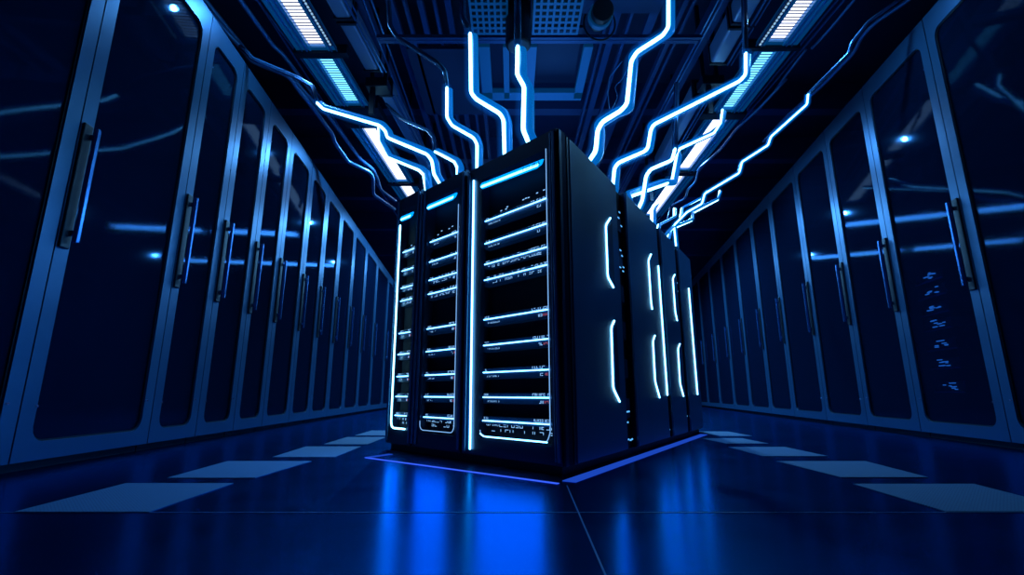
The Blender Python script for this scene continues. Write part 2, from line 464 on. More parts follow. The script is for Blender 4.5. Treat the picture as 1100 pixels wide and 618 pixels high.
floor_strip('floor_light_strip', [(-1.16, 4.05), (-1.02, 4.28)], 0.05, M['floor_band'], 'short blue light strip in the floor at the left end of the block')

STR = [1.862, 1.672, 1.500, 1.372, 1.058, 0.859, 0.655, 0.473, 0.305]
CAB = [ # name, u0, u1, display u0, u1, top, neon u
    ('A', 0.0, 1.01, 0.100, 0.800, 2.36),
    ('B', 1.02, 1.70, 1.115, 1.570, 2.395),
    ('C', 1.71, 2.13, 1.800, 2.035, 2.43)]
labs = {'A': 'widest glowing server cabinet at the near corner of the block', 'B': 'middle cabinet of the glowing block with lit shelves',
        'C': 'narrow leftmost cabinet of the glowing block edged by a vertical light'}
place = {'A': 'the wide near cabinet', 'B': 'the middle cabinet', 'C': 'the narrow leftmost cabinet'}
nth = ['top', 'second', 'third', 'fourth', 'fifth', 'sixth', 'seventh', 'eighth', 'lowest']

def glyphs(mb, u_hi, u_lo, w, z, h, n, dens=0.75):
    """a run of tiny unreadable stroke marks"""
    if n < 1: return
    step = (u_hi-u_lo)/n
    for k in range(n):
        if random.random() > dens: continue
        x1 = u_hi - k*step; x0 = x1 - step*0.72; t = h*0.22
        ch = random.randint(1, 14)
        if ch & 1: mb.box(x0, x1, w, w+0.001, z, z+t)
        if ch & 2: mb.box(x0, x1, w, w+0.001, z+h-t, z+h)
        if ch & 4: mb.box(x1-t, x1, w, w+0.001, z, z+h)
        if ch & 8: mb.box(x0, x0+t, w, w+0.001, z, z+h)

for (nm, u0, u1, d0, d1, top) in CAB:
    root = empty('server_cabinet', blk((u0+u1)/2, 0.6, 0.05), labs[nm], 'server cabinet', 'cabinets of the glowing server block')
    # carcass set behind the bay
    MB(blk).box(u0, u1, 0.16, 1.17, 0.05, top).build('carcass', M['cab'], root, bevel=0.008)
    # door frame around the lit bay
    zb, zt = 0.175, top-0.13
    o_l = rect_loop(u0+0.006, u1-0.006, 0.06, top)
    i_l = chamfer_rect(d0-0.012, d1+0.012, zb, zt, 0.015)
    MB(fr).ring(o_l, i_l, -0.10, 0.0).build('door_frame', M['cab'], root)
    MB(fr).box(d0-0.03, d1+0.03, -0.098, -0.085, zb-0.02, zt+0.02).build('bay_panel', M['bay'], root)
    # raised stile mouldings
    md = MB(fr)
    if nm == 'A':
        md.box(0.012, 0.040, 0.0, 0.018, 0.08, top-0.02); md.box(0.052, 0.066, 0.0, 0.010, 0.08, top-0.02)
        md.box(0.955, 0.985, 0.0, 0.015, 0.08, top-0.02)
    elif nm == 'B':
        md.box(1.03, 1.06, 0.0, 0.015, 0.08, top-0.02); md.box(1.62, 1.65, 0.0, 0.012, 0.08, top-0.02); md.box(1.665, 1.69, 0.0, 0.02, 0.08, top-0.02)
    else:
        md.box(1.72, 1.745, 0.0, 0.018, 0.08, top-0.02); md.box(2.09, 2.12, 0.0, 0.015, 0.08, top-0.02)
    md.build('moulding', M['cab_trim'], root, bevel=0.004)
    # top light bar: a slanted lozenge
    zc = 2.150
    bz = lambda u: zc + 0.05*(u-0.45)*0.9 if nm == 'A' else zc+0.045+0.02*(u-1.3)
    b0, b1 = d0+0.025, d1+0.020
    z0, z1 = bz(b0), bz(b1)
    hb = 0.025
    poly = [(b0, z0+hb*0.9), (b0+0.02, z0-hb*0.4), (b0+0.07, z0-hb), (b1-0.02, z1-hb), (b1, z1-hb*0.3), (b1, z1+hb*0.6), (b1-0.02, z1+hb)]
    bar = MB(fr).prism(poly, 0.0, 0.012).build('light_bar', M['bar'], root)
    core = [(b0+0.05, z0-hb*0.72), (b1-0.02, z1-hb*0.72), (b1-0.006, z1-hb*0.1), (b1-0.03, z1+hb*0.1), (b0+0.04, z0+hb*0.05)]
    MB(fr).prism(core, 0.012, 0.015).build('bright_core', M['bar_core'], bar)
    gm = MB(fr)
    if nm == 'A':
        glyphs(gm, b0+0.20, b0+0.02, 0.0156, z0-0.006, 0.026, 8, 1.0)
        gm.build('marking', M['mark_dark'], bar)
    # long glowing verticals
    if nm == 'A':
        p = [fr(0.905, 0.012, 2.25), fr(0.893, 0.012, 0.095)]
    elif nm == 'C':
        p = None
    if nm == 'A':
        t = MB().tube(p, 0.0072, 10).build('vertical_light', M['neon'], root, smooth=True)
        MB().tube(p, 0.024, 12, cap=False).build('halo_shell', M['halo'], t, smooth=True)
        t = MB().tube(fr_path([(0.098, 2.23), (0.100, 0.255), (0.128, 0.198), (0.745, 0.198), (0.782, 0.215), (0.785, 0.24)], 0.008), 0.0032, 8).build('outline_light', M['outline'], root, smooth=True)
        MB().tube(fr_path([(0.126, 0.196), (0.745, 0.196), (0.782, 0.215)], 0.010), 0.0048, 8).build('bottom_light', M['stripe'], root, smooth=True)
    if nm == 'B':
        MB().tube(fr_path([(1.112, 2.10), (1.100, 0.235), (1.125, 0.200), (1.54, 0.200), (1.570, 0.225), (1.572, 0.275)], 0.008), 0.0032, 8).build('outline_light', M['outline'], root, smooth=True)
    if nm == 'C':
        t = MB().tube(fr_path([(2.055, 2.15), (2.035, 0.235), (2.005, 0.195), (1.80, 0.195)], 0.010, 0.03), 0.0078, 8).build('vertical_light', M['neon'], root, smooth=True)
    # small marks and the lettering strip at the foot
    mk = MB(fr)
    for z, n in ((0.262, 13), (0.228, 11)):
        glyphs(mk, d1-0.04, d0+0.03, -0.0845, z-0.0, 0.018, int(n*(d1-d0)/0.7)+2, 0.7)
    for k in range(int(8*(d1-d0)/0.7)):
        uu = random.uniform(d0+0.04, d1-0.04); zz = random.uniform(1.93, 1.97)
        mk.box(uu, uu+0.02, -0.0845, -0.0835, zz, zz+0.008)
    mk.build('marking', M['mark'], root)
    # each lit rack server
    for i, z in enumerate(STR):
        c = fr((d0+d1)/2, -0.08, z)
        srv = empty('rack_server', c, f'black rack server behind a bright blue light strip, {nth[i]} in {place[nm]}', 'server', f'rack servers in {place[nm]}')
        nxt = STR[i+1] if i+1 < len(STR) else 0.225
        hh = min(z-nxt, 0.19)*0.5
        MB(fr).box(d0+0.002, d1-0.002, -0.084, -0.030, z-hh*0.55, z+0.030).build('faceplate', M['faceplate'], srv, bevel=0.003)
        a0, a1 = d0+0.028, d1-0.012
        p = [fr(a0, -0.018, z), fr(a1, -0.018, z)]
        t = MB().tube(p, 0.0045, 8).build('light_strip', M['stripe'], srv, smooth=True)
        MB().tube(p, 0.017, 10, cap=False).build('halo_shell', M['halo'], t, smooth=True)
        mk = MB(fr)
        W = d1-d0
        glyphs(mk, a1, a1-0.05, -0.0298, z+0.012, 0.014, 3, 0.9)
        glyphs(mk, a0+0.16*W/0.7, a0+0.0, -0.0298, z+0.011, 0.017, max(3, int(8*W/0.7)), 0.9)
        if i not in (2, 3):
            glyphs(mk, a1-0.03, a1-0.03-0.20*W, -0.0298, z-0.034, 0.010, max(3, int(11*W/0.7)), 0.85)
        else:
            glyphs(mk, a1-0.03, a0+0.10*W, -0.0298, z-0.034, 0.016, int(20*W/0.7), 0.75)
            glyphs(mk, a1-0.1, a0+0.1, -0.0298, z+0.014, 0.010, int(16*W/0.7), 0.5)
        glyphs(mk, a0+0.14*W, a0+0.08*W, -0.0298, z-0.038, 0.018, 2, 1.0)
        mk.build('status_marks', M['mark'], srv)
        if i in (4, 5, 6, 7):
            m2 = MB(fr); glyphs(m2, a0+0.075*W, a0+0.015*W, -0.0298, z-0.036, 0.015, 2, 1.0)
            if m2.v: m2.build('warning_light', M['mark_red'], srv)
# side of the near cabinet (child of its root): panels and lights
rootA = [o for o in C.objects if o.name == 'server_cabinet'][0]
def bracket_light(root, pts, thick=0.0082, name='side_light'):
    t = MB().tube(sd_path(pts, 0.014, 0.03), thick, 8).build(name, M['neon'], root, smooth=True)
    MB().tube(sd_path(pts, 0.014, 0.03), thick*2.6, 10, cap=False).build('halo_shell', M['halo'], t, smooth=True)
def side_panel(root, v0, v1, top, name='side_panel'):
    MB(sd).box(v0, v1, 0.0, 0.012, 0.06, top).build(name, M['cab_side'], root, bevel=0.004)
# corner post
pm = MB(sd)
pm.box(0.0, 0.045, 0.0, 0.016, 0.06, 2.35); pm.box(0.075, 0.105, 0.0, 0.012, 0.06, 2.35); pm.box(0.125, 0.155, 0.0, 0.016, 0.06, 2.35)
pm.build('corner_post', M['cab'], rootA, bevel=0.004)
MB(blk).box(0.0, 0.004, 0.0, 0.16, 0.06, 2.355).build('corner_plate', M['plinth'], rootA)
side_panel(rootA, 0.185, 1.17, 2.36)
bracket_light(rootA, [(0.985, 1.985), (0.866, 1.885), (0.858, 1.434), (0.985, 1.370)])
bracket_light(rootA, [(0.965, 1.085), (0.888, 1.022), (0.870, 0.543), (1.005, 0.437)])
MB(sd).prism([(0.90, 1.86), (1.02, 1.96), (1.02, 1.40), (0.90, 1.45)], 0.012, 0.015).build('inset_plate', M['cab'], rootA)
MB(sd).prism([(0.92, 1.0), (1.02, 1.07), (1.02, 0.46), (0.92, 0.54)], 0.012, 0.015).build('inset_plate', M['cab'], rootA)

deep = [(1.43, 2.50, 2.39, 'second'), (2.63, 3.32, 2.39, 'third'), (3.46, 4.22, 2.39, 'rearmost')]
for i, (v0, v1, top, w) in enumerate(deep):
    lab = f'dark blue server cabinet, {w} from the near corner along the right side of the block'
    if i == 2: lab = 'rearmost dark blue cabinet of the glowing block, with one long vertical light'
    r = empty('server_cabinet', blk(1.0, (v0+v1)/2, 0.05), lab, 'server cabinet', 'cabinets of the glowing server block')
    MB(blk).box(0.002, 2.10, v0, v1, 0.05, top).build('carcass', M['cab'], r, bevel=0.006)
    side_panel(r, v0+0.05, v1-0.01, top-0.01)
    MB(sd).box(v0, v0+0.035, 0.0, 0.02, 0.06, top).build('moulding', M['cab_trim'], r, bevel=0.004)
    if i == 0:
        bracket_light(r, [(2.19, 1.958), (2.075, 1.863), (2.075, 1.418), (2.10, 1.345)])
        bracket_light(r, [(2.14, 1.080), (2.055, 1.014), (2.045, 0.617), (2.17, 0.460)])
        bracket_light(r, [(2.45, 1.890), (2.47, 0.481)], 0.009, 'long_light')
    if i == 1:
        bracket_light(r, [(3.20, 1.945), (3.085, 1.870), (3.085, 1.464), (3.149, 1.360)])
        bracket_light(r, [(3.20, 1.085), (3.088, 1.017), (3.065, 0.616), (3.190, 0.470)])
    if i == 2:
        bracket_light(r, [(3.955, 1.915), (3.974, 0.485)], 0.010, 'long_light')
# recessed channels between the cabinets, with small devices in them
for i, (v0, v1) in enumerate(((1.17, 1.43), (2.50, 2.63), (3.32, 3.46))):
    w = ['first', 'second', 'third'][i]
    r = empty('connector_channel', blk(0.3, (v0+v1)/2, 0.05), f'black recessed connector channel between cabinets, {w} along the right side of the block', 'channel', 'connector channels of the block')
    MB(blk).box(0.045, 1.6, v0+0.003, v1-0.003, 0.06, 2.375).build('back_plate', M['plinth'], r)
    wd = (v1-v0)
    dv = MB(sd)
    for k in range(6):
        z = 0.30 + k*0.33
        dv.box(v0+wd*0.25, v0+wd*0.6, -0.038, -0.012, z, z+0.16)
    dv.build('connector', M['cab'], r, bevel=0.004)
    mk = MB(sd)
    for k in range(14 if i == 0 else 7):
        z = random.choice((random.uniform(1.55, 2.22), random.uniform(1.55, 2.22), random.uniform(0.1, 0.35)))
        x = v0 + wd*random.uniform(0.2, 0.6)
        mk.box(x, x+wd*0.15, -0.012, -0.010, z, z+0.012)
    mk.build('status_marks', M['led_dim'], r)

# ------------------------------------------------------------------ cables from the ceiling
LAND = 2.44
def cable(name, label, group, pts, z_top, r, lit_from=0, lit_to=None, z_end=LAND, casing='casing', neon='neon', halo=True, conduit='conduit', cat='cable', offs=0.022):
    """pts: corner points as seen; the run goes down from height z_top to z_end, depth changing evenly along it"""
    P0 = at_z(*pts[0], z_top); P1 = at_z(*pts[-1], z_end)
    L = [0]
    for i in range(1, len(pts)): L.append(L[-1] + math.hypot(pts[i][0]-pts[i-1][0], pts[i][1]-pts[i-1][1]))
    W = [at_y(px, py, P0.y + (P1.y-P0.y)*l/L[-1]) for (px, py), l in zip(pts, L)]
    W[-1].z = z_end
    root = empty(name, W[-1], label, cat, group)
    lit_to = len(pts)-1 if lit_to is None else lit_to
    r = r*0.72
    mid = (W[0]+W[-1])*0.5 - Vector((0, 0, H)); back = mid.normalized()
    full = smooth_path(W, r*2.2, 4)
    if lit_from > 0:
        MB().tube(smooth_path([p+back*offs for p in W[:lit_from+1]], r*2.2, 4), r*1.9, 12).build('conduit', M[conduit], root, smooth=True)
        MB().tube(smooth_path([p-back*r*0.8+Vector((-r*0.8, 0, 0)) for p in W[:lit_from+1]], r*2.2, 4), r*0.45, 8).build('inner_wire', M['rail'], root, smooth=True)
    lit = smooth_path(W[lit_from:lit_to+1], r*2.2, 4)
    if len(lit) > 1:
        off = []
        for i, p in enumerate(W):
            t = (W[min(i+1, len(W)-1)]-W[max(i-1, 0)]).normalized()
            b = back + Vector((0.42, 0, 0.35)); b = (b - t*b.dot(t)).normalized()
            off.append(p + b*r*((2.0 if z_top < 4.6 else 3.0) if i < len(W)-1 else 2.0))
        cs = smooth_path(off[lit_from:lit_to+1], r*2.2, 4)
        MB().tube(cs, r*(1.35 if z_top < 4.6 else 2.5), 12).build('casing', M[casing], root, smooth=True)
        t = MB().tube(lit, r, 10).build('neon_tube', M[neon], root, smooth=True)
        if halo: MB().tube(lit, r*4.2, 12, cap=False).build('halo_shell', M['halo'], t, smooth=True)
    return root

G1 = 'glowing cables dropping onto the server block'
cable('neon_cable', 'glowing blue cable second from left above the front edge, dark conduit above a kink', G1,
      [(412,-25),(417,0),(419,28),(427,41),(471,68),(478,77),(480,94),(480,126),(485.5,135),(508.5,148),(512.5,155),(512.5,184)], 5.0, 0.019, 6)
cable('neon_cable', 'bright cable left of centre that jogs right down to the near cabinet top', G1,
      [(497,-25),(497,18),(505,36),(506,100),(512,107),(537,122),(541,129),(542.5,173)], 5.0, 0.024, 2)
cable('neon_cable', 'thick bright straight cable hanging beside the ceiling grille onto the near cabinet', G1,
      [(556,-25),(556,50),(555.5,80),(563,93),(562,140),(571,160)], 5.0, 0.027, 1)
cable('neon_cable', 'largest bright zigzag cable right of centre, reaching the top of the picture', G1,
      [(718,-25),(718,29),(712,38),(684,56),(678,66),(673.5,111.5),(667,119),(647,131),(642,140),(640,162),(630,178)], 5.0, 0.027, 0)
cable('neon_cable', 'long bright zigzag cable on the right hanging from a dark drop pipe', G1,
      [(799,-25),(801,57),(801,80),(795,87),(702,134),(699,140),(696,159),(692,163),(664,175),(660,181),(658,205)], 5.0, 0.023, 1)
cable('neon_cable', 'bright cable crossing the right lamp tray, ending behind the second cabinet', G1,
      [(776,118),(774,132),(767,143),(730,160),(727,166),(722,193),(715,198),(678,211),(676,224)], 4.8, 0.023, 0)
cable('neon_cable', 'bright hooked cable dropping steeply onto the second side cabinet', G1,
      [(727,90),(725,160),(722,172),(699,182),(694,189),(690,215),(684,228)], 4.5, 0.026, 1)
cable('neon_cable', 'short bright hooked cable at the seam between second and third side cabinet', G1,
      [(710,215),(702,221),(700,226),(700,250)], 3.2, 0.027, 0)
cable('neon_cable', 'long bright cable on the left crossing the lamp tray, kinked three times', G1,
      [(258,50),(266,57),(271,63),(320,84),(336,93),(340.5,110.5),(347,117),(408,135),(414,141),(416,148),(459,166),(464,173),(466,187),(474,200)], 4.8, 0.021, 5)
cable('neon_cable', 'lower left glowing cable forking over the white lamp panel', G1,
      [(406,132),(407,152),(416,169),(450,183),(455,188),(458,207)], 4.7, 0.021, 0)
cable('neon_cable', 'left glowing cable with dull upper half, landing on the middle cabinet', G1,
      [(415,112),(431,127),(461,141),(466,148),(467,163),(488,174),(491,180),(491.5,194)], 4.8, 0.018, 4)
cable('neon_cable', 'long thin glowing zigzag cable along the right rack tops', G1,
      [(985,-20),(965,0),(933,23),(915,46),(912,57),(868,101),(867,112),(828,147),(825,156),(797,174),(794,186),(757,208),(754,219),(738,228),(724,242),(727,273)], 4.95, 0.015, 5, conduit='pipe')
cable('neon_cable', 'thin glowing branch cable with a hook, right of the rearmost cabinet', G1,
      [(773,205),(771,215),(744,229),(743,237),(722,246),(709,258)], 4.2, 0.021, 0)
cable('neon_cable', 'small glowing branch cable between the thin right cables', G1,
      [(752,214),(732,224),(730,236),(719,248),(715,264)], 4.5, 0.02, 0)
cable('neon_cable', 'small glowing L shaped cable above the third side cabinet', G1,
      [(724,224),(724,233),(707,242),(704,256)], 3.4, 0.02, 0)

def ceiling_pipe(label, pts, z, r, group='dark pipes under the ceiling', z1=None, mat='pipe', name='hanging_pipe'):
    n = len(pts)-1
    W = [at_z(px, py, z + ((z1 or z)-z)*i/n) for i, (px, py) in enumerate(pts)]
    c = W[0].copy()
    mb = MB(); mb.tube([p-c for p in smooth_path(W, 0.1, 4)], r, 10)
    o = mb.build(name, M[mat], smooth=True); o.location = c
    return tag(o, label, 'pipe', group)
ceiling_pipe('dark kinked pipe closest to the left rack tops', [(200,-15),(240,31),(263,55),(269,65),(310,81),(321,97),(330,108),(357,144),(359.5,153),(374,174),(397,185),(400.5,190.5),(401,209),(424,225)], 5.0, 0.036, z1=4.55)
ceiling_pipe('dark pipe running beside the one closest to the left rack tops', [(208,-15),(232,15),(266,57),(272,66),(312,79),(325,97),(353,125),(387,171),(401,182),(406,193),(409,204),(425,216)], 5.1, 0.032, z1=4.75)
ceiling_pipe('straight dark pipe between the left rack tops and the lamp tray', [(248,-15),(258,0),(294,50),(302,56),(330,93),(353,125)], 5.1, 0.030)
ceiling_pipe('thin dark pipe along the left edge of the left lamp tray', [(262,-15),(276,0),(310,45),(330,72),(360,115)], 5.15, 0.014)
ceiling_pipe('dull wavy pipe running down to the rearmost cabinet on the right', [(845,85),(830,101),(813,119),(791,139),(774,161),(750,182),(748,195),(738,204),(737,213),(721,221),(717,236)], 5.0, 0.020, z1=4.3)
ceiling_pipe('thin blue pipe right of the right lamp tray, upper length', [(930,-15),(915,3),(890,33),(872,52)], 5.1, 0.018)
ceiling_pipe('thin blue pipe right of the right lamp tray, lower length', [(866,53),(845,80),(830,101),(812,121)], 5.1, 0.018)
ceiling_pipe('dark pipe paired with the thin cable on the right rack tops', [(1000,-20),(972,3),(940,24),(925,40),(918,56),(880,95),(848,122),(820,152)], 5.0, 0.024, z1=4.9)
ceiling_pipe('looped thin dark hose behind the zigzag cable', [(668,66),(662,74),(655,82),(653,100),(655,118),(660,122)], 5.4, 0.010)
ceiling_pipe('second looped thin dark hose behind the zigzag cable', [(676,70),(668,86),(660,93),(664,104),(657,118)], 5.4, 0.008)

# ------------------------------------------------------------------ lamp trays
def lane(cx0, slope):
    def fn(x, y, z): return Vector((cx0 + slope*(y-4.8) + x, y, z))
    return fn
def lamp_lane(side, cx0, slope, segs, s):
    fn = lane(cx0, slope)
    for i, (y0, y1, kind, wide) in enumerate(segs):
        look = {'louvre_white': 'white louvred', 'louvre_cyan': 'cyan louvred', 'white': 'smooth white', 'cyan': 'smooth cyan'}[kind]
        r = empty('ceiling_lamp', fn(0, (y0+y1)/2, 5.0), f'{look} ceiling lamp panel, {["nearest","second nearest","third nearest","farthest"][i]} in the {side} tray', 'ceiling lamp', f'lamp panels of the {side} tray')
        ya, yb = y0-0.06, y1+0.06
        h = MB(fn)
        h.box(-wide-0.20*(1 if s < 0 else 0.55), -wide-0.02, ya, yb, 5.0, 5.04)
        h.box(wide+0.02, wide+0.20*(1 if s > 0 else 0.55), ya, yb, 5.0, 5.04)
        h.box(-wide-0.02, -wide, ya, yb, 4.985, 5.08); h.box(wide, wide+0.02, ya, yb, 4.985, 5.08)
        h.box(-wide-0.02, wide+0.02, ya, yb, 5.08, 5.10)
        h.box(-wide-0.01, wide+0.01, ya, y0, 5.0, 5.08); h.box(-wide-0.01, wide+0.01, y1, yb, 5.0, 5.08)
        h.build('housing', M['tray'], r)
        MB(fn).box(-wide, wide, y0, y1, 5.045, 5.06).build('diffuser_panel', M['lamp_white' if 'white' in kind else 'lamp_cyan'], r)
        if 'louvre' in kind:
            lv = MB(fn); n = int((y1-y0)/0.052)
            for k in range(n):
                yy = y0 + (k+0.5)*(y1-y0)/n
                lv.box(-wide, wide, yy-0.007, yy+0.007, 5.030, 5.036)
            tag(lv.build('louvre', M['louvre'], r))
        for e in (-1, 1):
            MB(fn).box(e*(wide+0.05)-0.007, e*(wide+0.05)+0.007, ya, yb, 4.97, 5.0).build('edge_rail', M['rail'], r)
            MB(fn).box(e*(wide+0.12)-0.005, e*(wide+0.12)+0.005, ya, yb, 4.975, 5.0).build('edge_rail', M['rail'], r)
    # dark joints between panels
    for i in range(len(segs)-1):
        y = (segs[i][1]+segs[i+1][0])/2
        hw = max(0.03, (segs[i+1][0]-segs[i][1])/2-0.065)
        o = MB(fn).box(-0.36, 0.36, y-hw, y+hw, 4.96, 5.10).build('tray_bracket', M['bracket'], bevel=0.006)
        tag(o, f'dark cross bracket between lamp panels, {["nearest","middle","farthest"][i]} in the {side} tray', 'bracket', f'cross brackets of the {side} tray')
lamp_lane('left', -2.62, 0.050, [(3.0, 5.60, 'louvre_white', 0.115), (5.84, 6.88, 'louvre_cyan', 0.105), (7.62, 9.75, 'white', 0.115), (10.0, 12.6, 'white', 0.125)], -1)
lamp_lane('right', 3.44, 0.018, [(3.0, 5.50, 'louvre_white', 0.115), (5.70, 7.05, 'louvre_cyan', 0.095), (7.35, 9.20, 'white', 0.115), (9.50, 11.8, 'white', 0.125)], 1)
# dotted indicator strips beside the near panels
for side, cx0, sl, e in (('left', -2.62, 0.05, 1), ('right', 3.44, 0.018, -1)):
    fn = lane(cx0, sl); mb = MB(fn)
    for k in range(45):
        y = 3.2 + k*0.052
        mb.box(e*0.205-0.010, e*0.205+0.010, y, y+0.026, 4.955, 4.968)
    r = empty('dotted_light_strip', fn(e*0.205, 4.4, 4.97), f'strip of small pale light dots along the inner edge of the {side} lamp tray', 'light strip')
    MB(fn).box(e*0.205-0.022, e*0.205+0.022, 3.1, 5.54, 4.968, 4.985).build('backing', M['bracket'], r)
    tag(mb.build('light_dots', emitter('dots_'+side, (0.35, 0.65, 1.0), 0.8), r), kind='stuff')

# ducts beside the lamp trays, inner side
def duct(side, cx0, slope, parts_):
    fn = lane(cx0, slope)
    for i, (y0, y1, w) in enumerate(parts_):
        r = empty('metal_duct', fn(0, (y0+y1)/2, 5.1), f'shiny grey metal duct length, {["nearest","second nearest","farthest"][i]} on the inner side of the {side} lamp tray', 'duct', f'duct lengths by the {side} tray')
        MB(fn).box(-w, w, y0, y1, 5.0, 5.28).build('duct_body', M['duct'], r, bevel=0.03)
        MB(fn).box(w+0.03, w+0.05, y0, y1, 4.98, 5.0).build('edge_rail', M['rail'], r)
        MB(fn).box(w+0.09, w+0.10, y0, y1, 4.98, 5.0).build('edge_rail', M['rail'], r)
        for y in (y0+0.02, y1-0.02): MB(fn).box(-w-0.015, w+0.015, y-0.02, y+0.02, 4.985, 5.30).build('flange', M['bracket'], r)
        hg = MB(fn); hg.box(-0.015, 0.015, (y0+y1)/2-0.01, (y0+y1)/2+0.02, 5.28, CZ); hg.build('hanger', M['bracket'], r)
duct('left', -2.09, 0.075, [(3.0, 5.12, 0.10), (5.16, 6.1, 0.10), (6.65, 9.2, 0.085)])
duct('right', 2.82, 0.045, [(3.0, 5.2, 0.10), (5.24, 5.95, 0.10), (6.7, 9.2, 0.085)])
# dark support posts that clamp the ducts
for side, x, y in (('left', -1.98, 6.35), ('right', 2.92, 6.30), ('left', -1.80, 9.6), ('right', 3.0, 9.6)):
    r = empty('support_bracket', Vector((x, y, 4.9)), f'{"near" if y < 8 else "far"} dark hanging bracket holding the {side} duct', 'bracket', 'hanging duct brackets')
    mb = MB(); mb.box(x-0.16, x+0.16, y-0.10, y+0.14, 4.88, 5.02); mb.box(x-0.13, x-0.07, y, y+0.05, 5.02, CZ); mb.box(x+0.07, x+0.13, y, y+0.05, 5.02, CZ)
    mb.build('clamp', M['bracket'], r, bevel=0.008)
    MB().box(x-0.10, x-0.02, y-0.06, y-0.02, 4.45, 4.88).build('drop_post', M['bracket'], r, bevel=0.008)

# ------------------------------------------------------------------ ceiling beams and rails (structure)
k = 3
def trim(mb, mat):
    global k
    struct(mb, f'trim_{k}', mat); k += 1
for y in (8.2, 10.2, 12.4, 15.0, 18.0):
    trim(MB().box(-9, 11, y, y+0.22, 5.75, CZ), M['beam'])
for (x, w, z) in ((-1.62, 0.05, 5.55), (-1.40, 0.02, 5.45), (-1.22, 0.035, 5.55), (-1.02, 0.02, 5.5), (-0.86, 0.04, 5.6), (-0.66, 0.02, 5.5), (-0.5, 0.03, 5.6),
                  (1.30, 0.02, 5.5), (1.45, 0.05, 5.6), (1.62, 0.02, 5.5), (1.95, 0.06, 5.6), (2.25, 0.03, 5.45), (2.38, 0.02, 5.5)):
    trim(MB().box(x-w, x+w, 2.5, 20, z, z+0.09), M['beam'])
for (x, z) in ((-1.80, 5.15), (-1.72, 5.2), (2.50, 5.15), (2.58, 5.2), (-3.05, 5.1), (3.9, 5.1), (4.02, 5.15)):
    trim(MB().box(x-0.009, x+0.009, 2.5, 14, z, z+0.02), M['rail'])
for x in (-1.95, 2.68):
    trim(MB().box(x-0.06, x+0.06, 2.5, 18, 5.32, 5.55), M['beam'])
trim(MB().box(-1.75, 2.45, 5.40, 5.44, 4.98, 5.03), M['beam'])
trim(MB().box(-1.75, 2.45, 5.50, 5.56, 5.02, 5.08), M['beam'])
# frame of the recess
for b in ((0.18, 0.33, 5.60, 6.75), (0.96, 1.08, 5.60, 6.75), (-0.45, -0.30, 5.6, 6.75), (-0.12, -0.04, 5.6, 6.75)):
    trim(MB().box(b[0], b[1], b[2], b[3], 5.0, 5.08), M['grille'])
trim(MB().box(-0.45, 1.08, 6.60, 6.80, 5.0, 5.08), M['grille'])
trim(MB().box(0.33, 0.96, 5.6, 6.6, 5.30, 5.34), M['ceiling'])
trim(MB().box(0.70, 1.9, 3.4, 5.35, 5.30, 5.36), M['beam'])
trim(MB().box(-1.55, -0.55, 6.2, 7.9, 5.45, 5.5), M['ceiling'])

# perforated ceiling grilles with real square holes
def grille(x0, x1, y0, y1, z, nx, ny, label):
    c = Vector(((x0+x1)/2, (y0+y1)/2, z))
    r = empty('ceiling_grille', c, label, 'grille', 'perforated ceiling grilles')
    mb = MB(); dx = (x1-x0)/nx; dy = (y1-y0)/ny; b = 0.36
    for i in range(nx+1): mb.box(x0+i*dx-dx*b/2, x0+i*dx+dx*b/2, y0-dy*b/2, y1+dy*b/2, z, z+0.012)
    for j in range(ny+1): mb.box(x0-dx*b/2, x1+dx*b/2, y0+j*dy-dy*b/2, y0+j*dy+dy*b/2, z+0.001, z+0.011)
    mb.build('mesh_plate', M['grille'], r)
    MB().box(x0-0.03, x1+0.03, y0-0.03, y1+0.03, z+0.08, z+0.09).build('backing', M['bracket'], r)
grille(0.27, 0.83, 3.9, 5.36, 5.0, 7, 15, 'blue square hole ceiling grille right of the straight hanging cable')
grille(-0.50, -0.06, 3.9, 5.36, 5.0, 6, 15, 'dim square hole ceiling grille left of the straight hanging cable')
# dark socket from which the straight cable hangs
p = at_y(557, 34, 4.9); c = Vector((p.x, 4.95, 4.75))
r = empty('cable_socket', c, 'dark rounded ceiling socket around the straight hanging cable', 'socket')
MB().tube([(c.x, 5.12, 4.62), (c.x, 5.12, 4.66), (c.x, 5.12, 5.3)], 0.155, 24).build('shell', M['bracket'], r, bevel=0.03)
MB().tube([(c.x, 5.12, 5.3), (c.x, 5.12, CZ)], 0.06, 16).build('stem', M['bracket'], r, smooth=True)

# ceiling camera with a hanging loop
x, y = at_z(645, 20, 4.9).x, at_z(645, 14, 4.9).y
r = empty('ceiling_camera', Vector((x, y, 4.9)), 'dark cylindrical ceiling camera with a pale ring and hanging cable loop', 'camera')
ax = Vector((0.02, 0.9, 0.42)).normalized(); p0 = Vector((x, y-0.10, 4.86))
MB().tube([p0, p0+ax*0.16], 0.125, 28).build('lens_hood', M['bracket'], r, bevel=0.012)
MB().tube([p0+ax*0.161, p0+ax*0.30], 0.145, 28).build('ring', M['grille'], r, bevel=0.01)
MB().tube([p0+ax*0.301, p0+ax*0.48], 0.11, 28).build('body', M['bracket'], r, bevel=0.01)
q = p0+ax*0.42
MB().tube([q+Vector((0,0,0.09)), Vector((q.x, q.y, CZ))], 0.05, 20).build('mount', M['beam'], r, smooth=True)
lp = [(x + 0.19*math.cos(a), y+0.16, 4.90 + 0.24*math.sin(a)) for a in [math.radians(150+k*12) for k in range(21)]]
MB().tube(lp, 0.012, 8).build('cable_loop', M['bracket'], r, smooth=True)

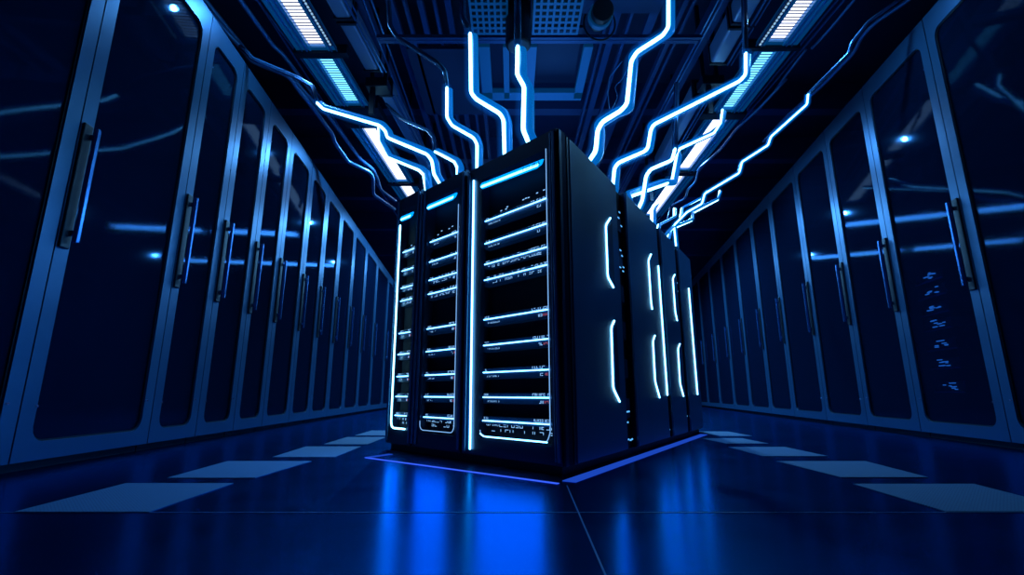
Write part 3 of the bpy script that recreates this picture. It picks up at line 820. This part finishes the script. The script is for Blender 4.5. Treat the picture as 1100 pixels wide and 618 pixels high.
# ------------------------------------------------------------------ lights
def area(name, loc, rot, sx, sy, power, col, spec=1.0, diff=1.0):
    l = bpy.data.lights.new(name, 'AREA'); l.shape = 'RECTANGLE'; l.size = sx; l.size_y = sy
    l.energy = power; l.color = col; l.specular_factor = spec
    l.diffuse_factor = diff
    o = bpy.data.objects.new(name, l); C.objects.link(o); o.location = loc; o.rotation_euler = rot
    return o
BL_ = (0.13, 0.48, 1.0)
for i, (y, e) in enumerate(((5.0, 22), (8.6, 60), (12.5, 230), (16.5, 240))):  # fill spots along the tray lines; the farthest pair added without panels
    for nm_, x_, k_ in (('left', -2.62+0.05*(y-4.8), 1.0), ('right', 3.44+0.018*(y-4.8), 1.15)):
        l = bpy.data.lights.new('tray_fill', 'SPOT'); l.energy = e*3.2*k_; l.color = BL_; l.shadow_soft_size = 0.035
        l.spot_size = math.radians(165); l.spot_blend = 0.6
        o = bpy.data.objects.new('tray_fill', l); C.objects.link(o); o.location = (x_, y, 4.97)
area('ceiling_fill', (0.5, 7.0, 3.6), (math.pi, 0, 0), 1.2, 2.5, 24, (0.08, 0.38, 1.0))  # unseen fill added in mid-air, brightening the ceiling from below
# unseen area lights added before the bays to strengthen their floor reflection
for (nm, u0, u1, d0, d1, top) in CAB:
    c = fr((d0+d1)/2, 0.05, 1.15)
    q = NF.to_track_quat('-Z', 'Y').to_euler()
    area('bay_fill', c, q, (d1-d0)*0.9, 1.95, 16*(d1-d0)/0.7, (0.0, 0.26, 1.0), 1.0, 0.25)
for (v, z, hh) in ((0.89, 1.2, 1.5), (2.08, 1.2, 1.5), (2.48, 1.2, 1.4), (3.10, 1.2, 1.5), (3.96, 1.2, 1.4)):
    area('side_fill', sd(v, 0.04, z), NS.to_track_quat('-Z', 'Y').to_euler(), 0.05, hh, 2.6, (0.0, 0.22, 1.0), 1.0, 0.25)  # unseen strips added to deepen the side lights' reflection in the floor
# twin tube lamps slung across the aisles behind the block; the rack doors mirror them
for i, (y, x0, x1, wz) in enumerate(((13.7, -1.6, 3.3, 'nearer'), (17.2, -2.0, 3.6, 'farther'))):
    for j in range(2):
        a0, a1 = (x0, (x0+x1)/2-0.15) if j == 0 else ((x0+x1)/2+0.15, x1)
        r = empty('twin_tube_lamp', Vector(((a0+a1)/2, y, 5.0)), f'{wz} twin tube ceiling lamp behind the block, {["left","right"][j]} one, seen mirrored in the rack doors', 'ceiling lamp', 'twin tube lamps behind the block')
        MB().box(a0, a1, y-0.15, y+0.45, 5.06, 5.10).build('housing', M['tray'], r)
        for xx in (a0+0.3, a1-0.3): MB().box(xx-0.012, xx+0.012, y+0.1, y+0.124, 5.10, CZ).build('hanger', M['bracket'], r)
        for q in (0, 0.16): MB().tube([(a0+0.03, y+q-0.05, 5.02), (a1-0.03, y+q-0.05, 5.02)], 0.03, 10).build('tube', M['mirror_lamp'], r, smooth=True)
        MB().box(a0+0.06, a1-0.06, y+0.22, y+0.42, 5.045, 5.06).build('mesh_panel', M['mirror_lamp_dim'], r)

w = bpy.data.worlds.new('world'); sc.world = w; w.use_nodes = True
w.node_tree.nodes['Background'].inputs[0].default_value = (0.01, 0.06, 0.2, 1)
w.node_tree.nodes['Background'].inputs[1].default_value = 0.3
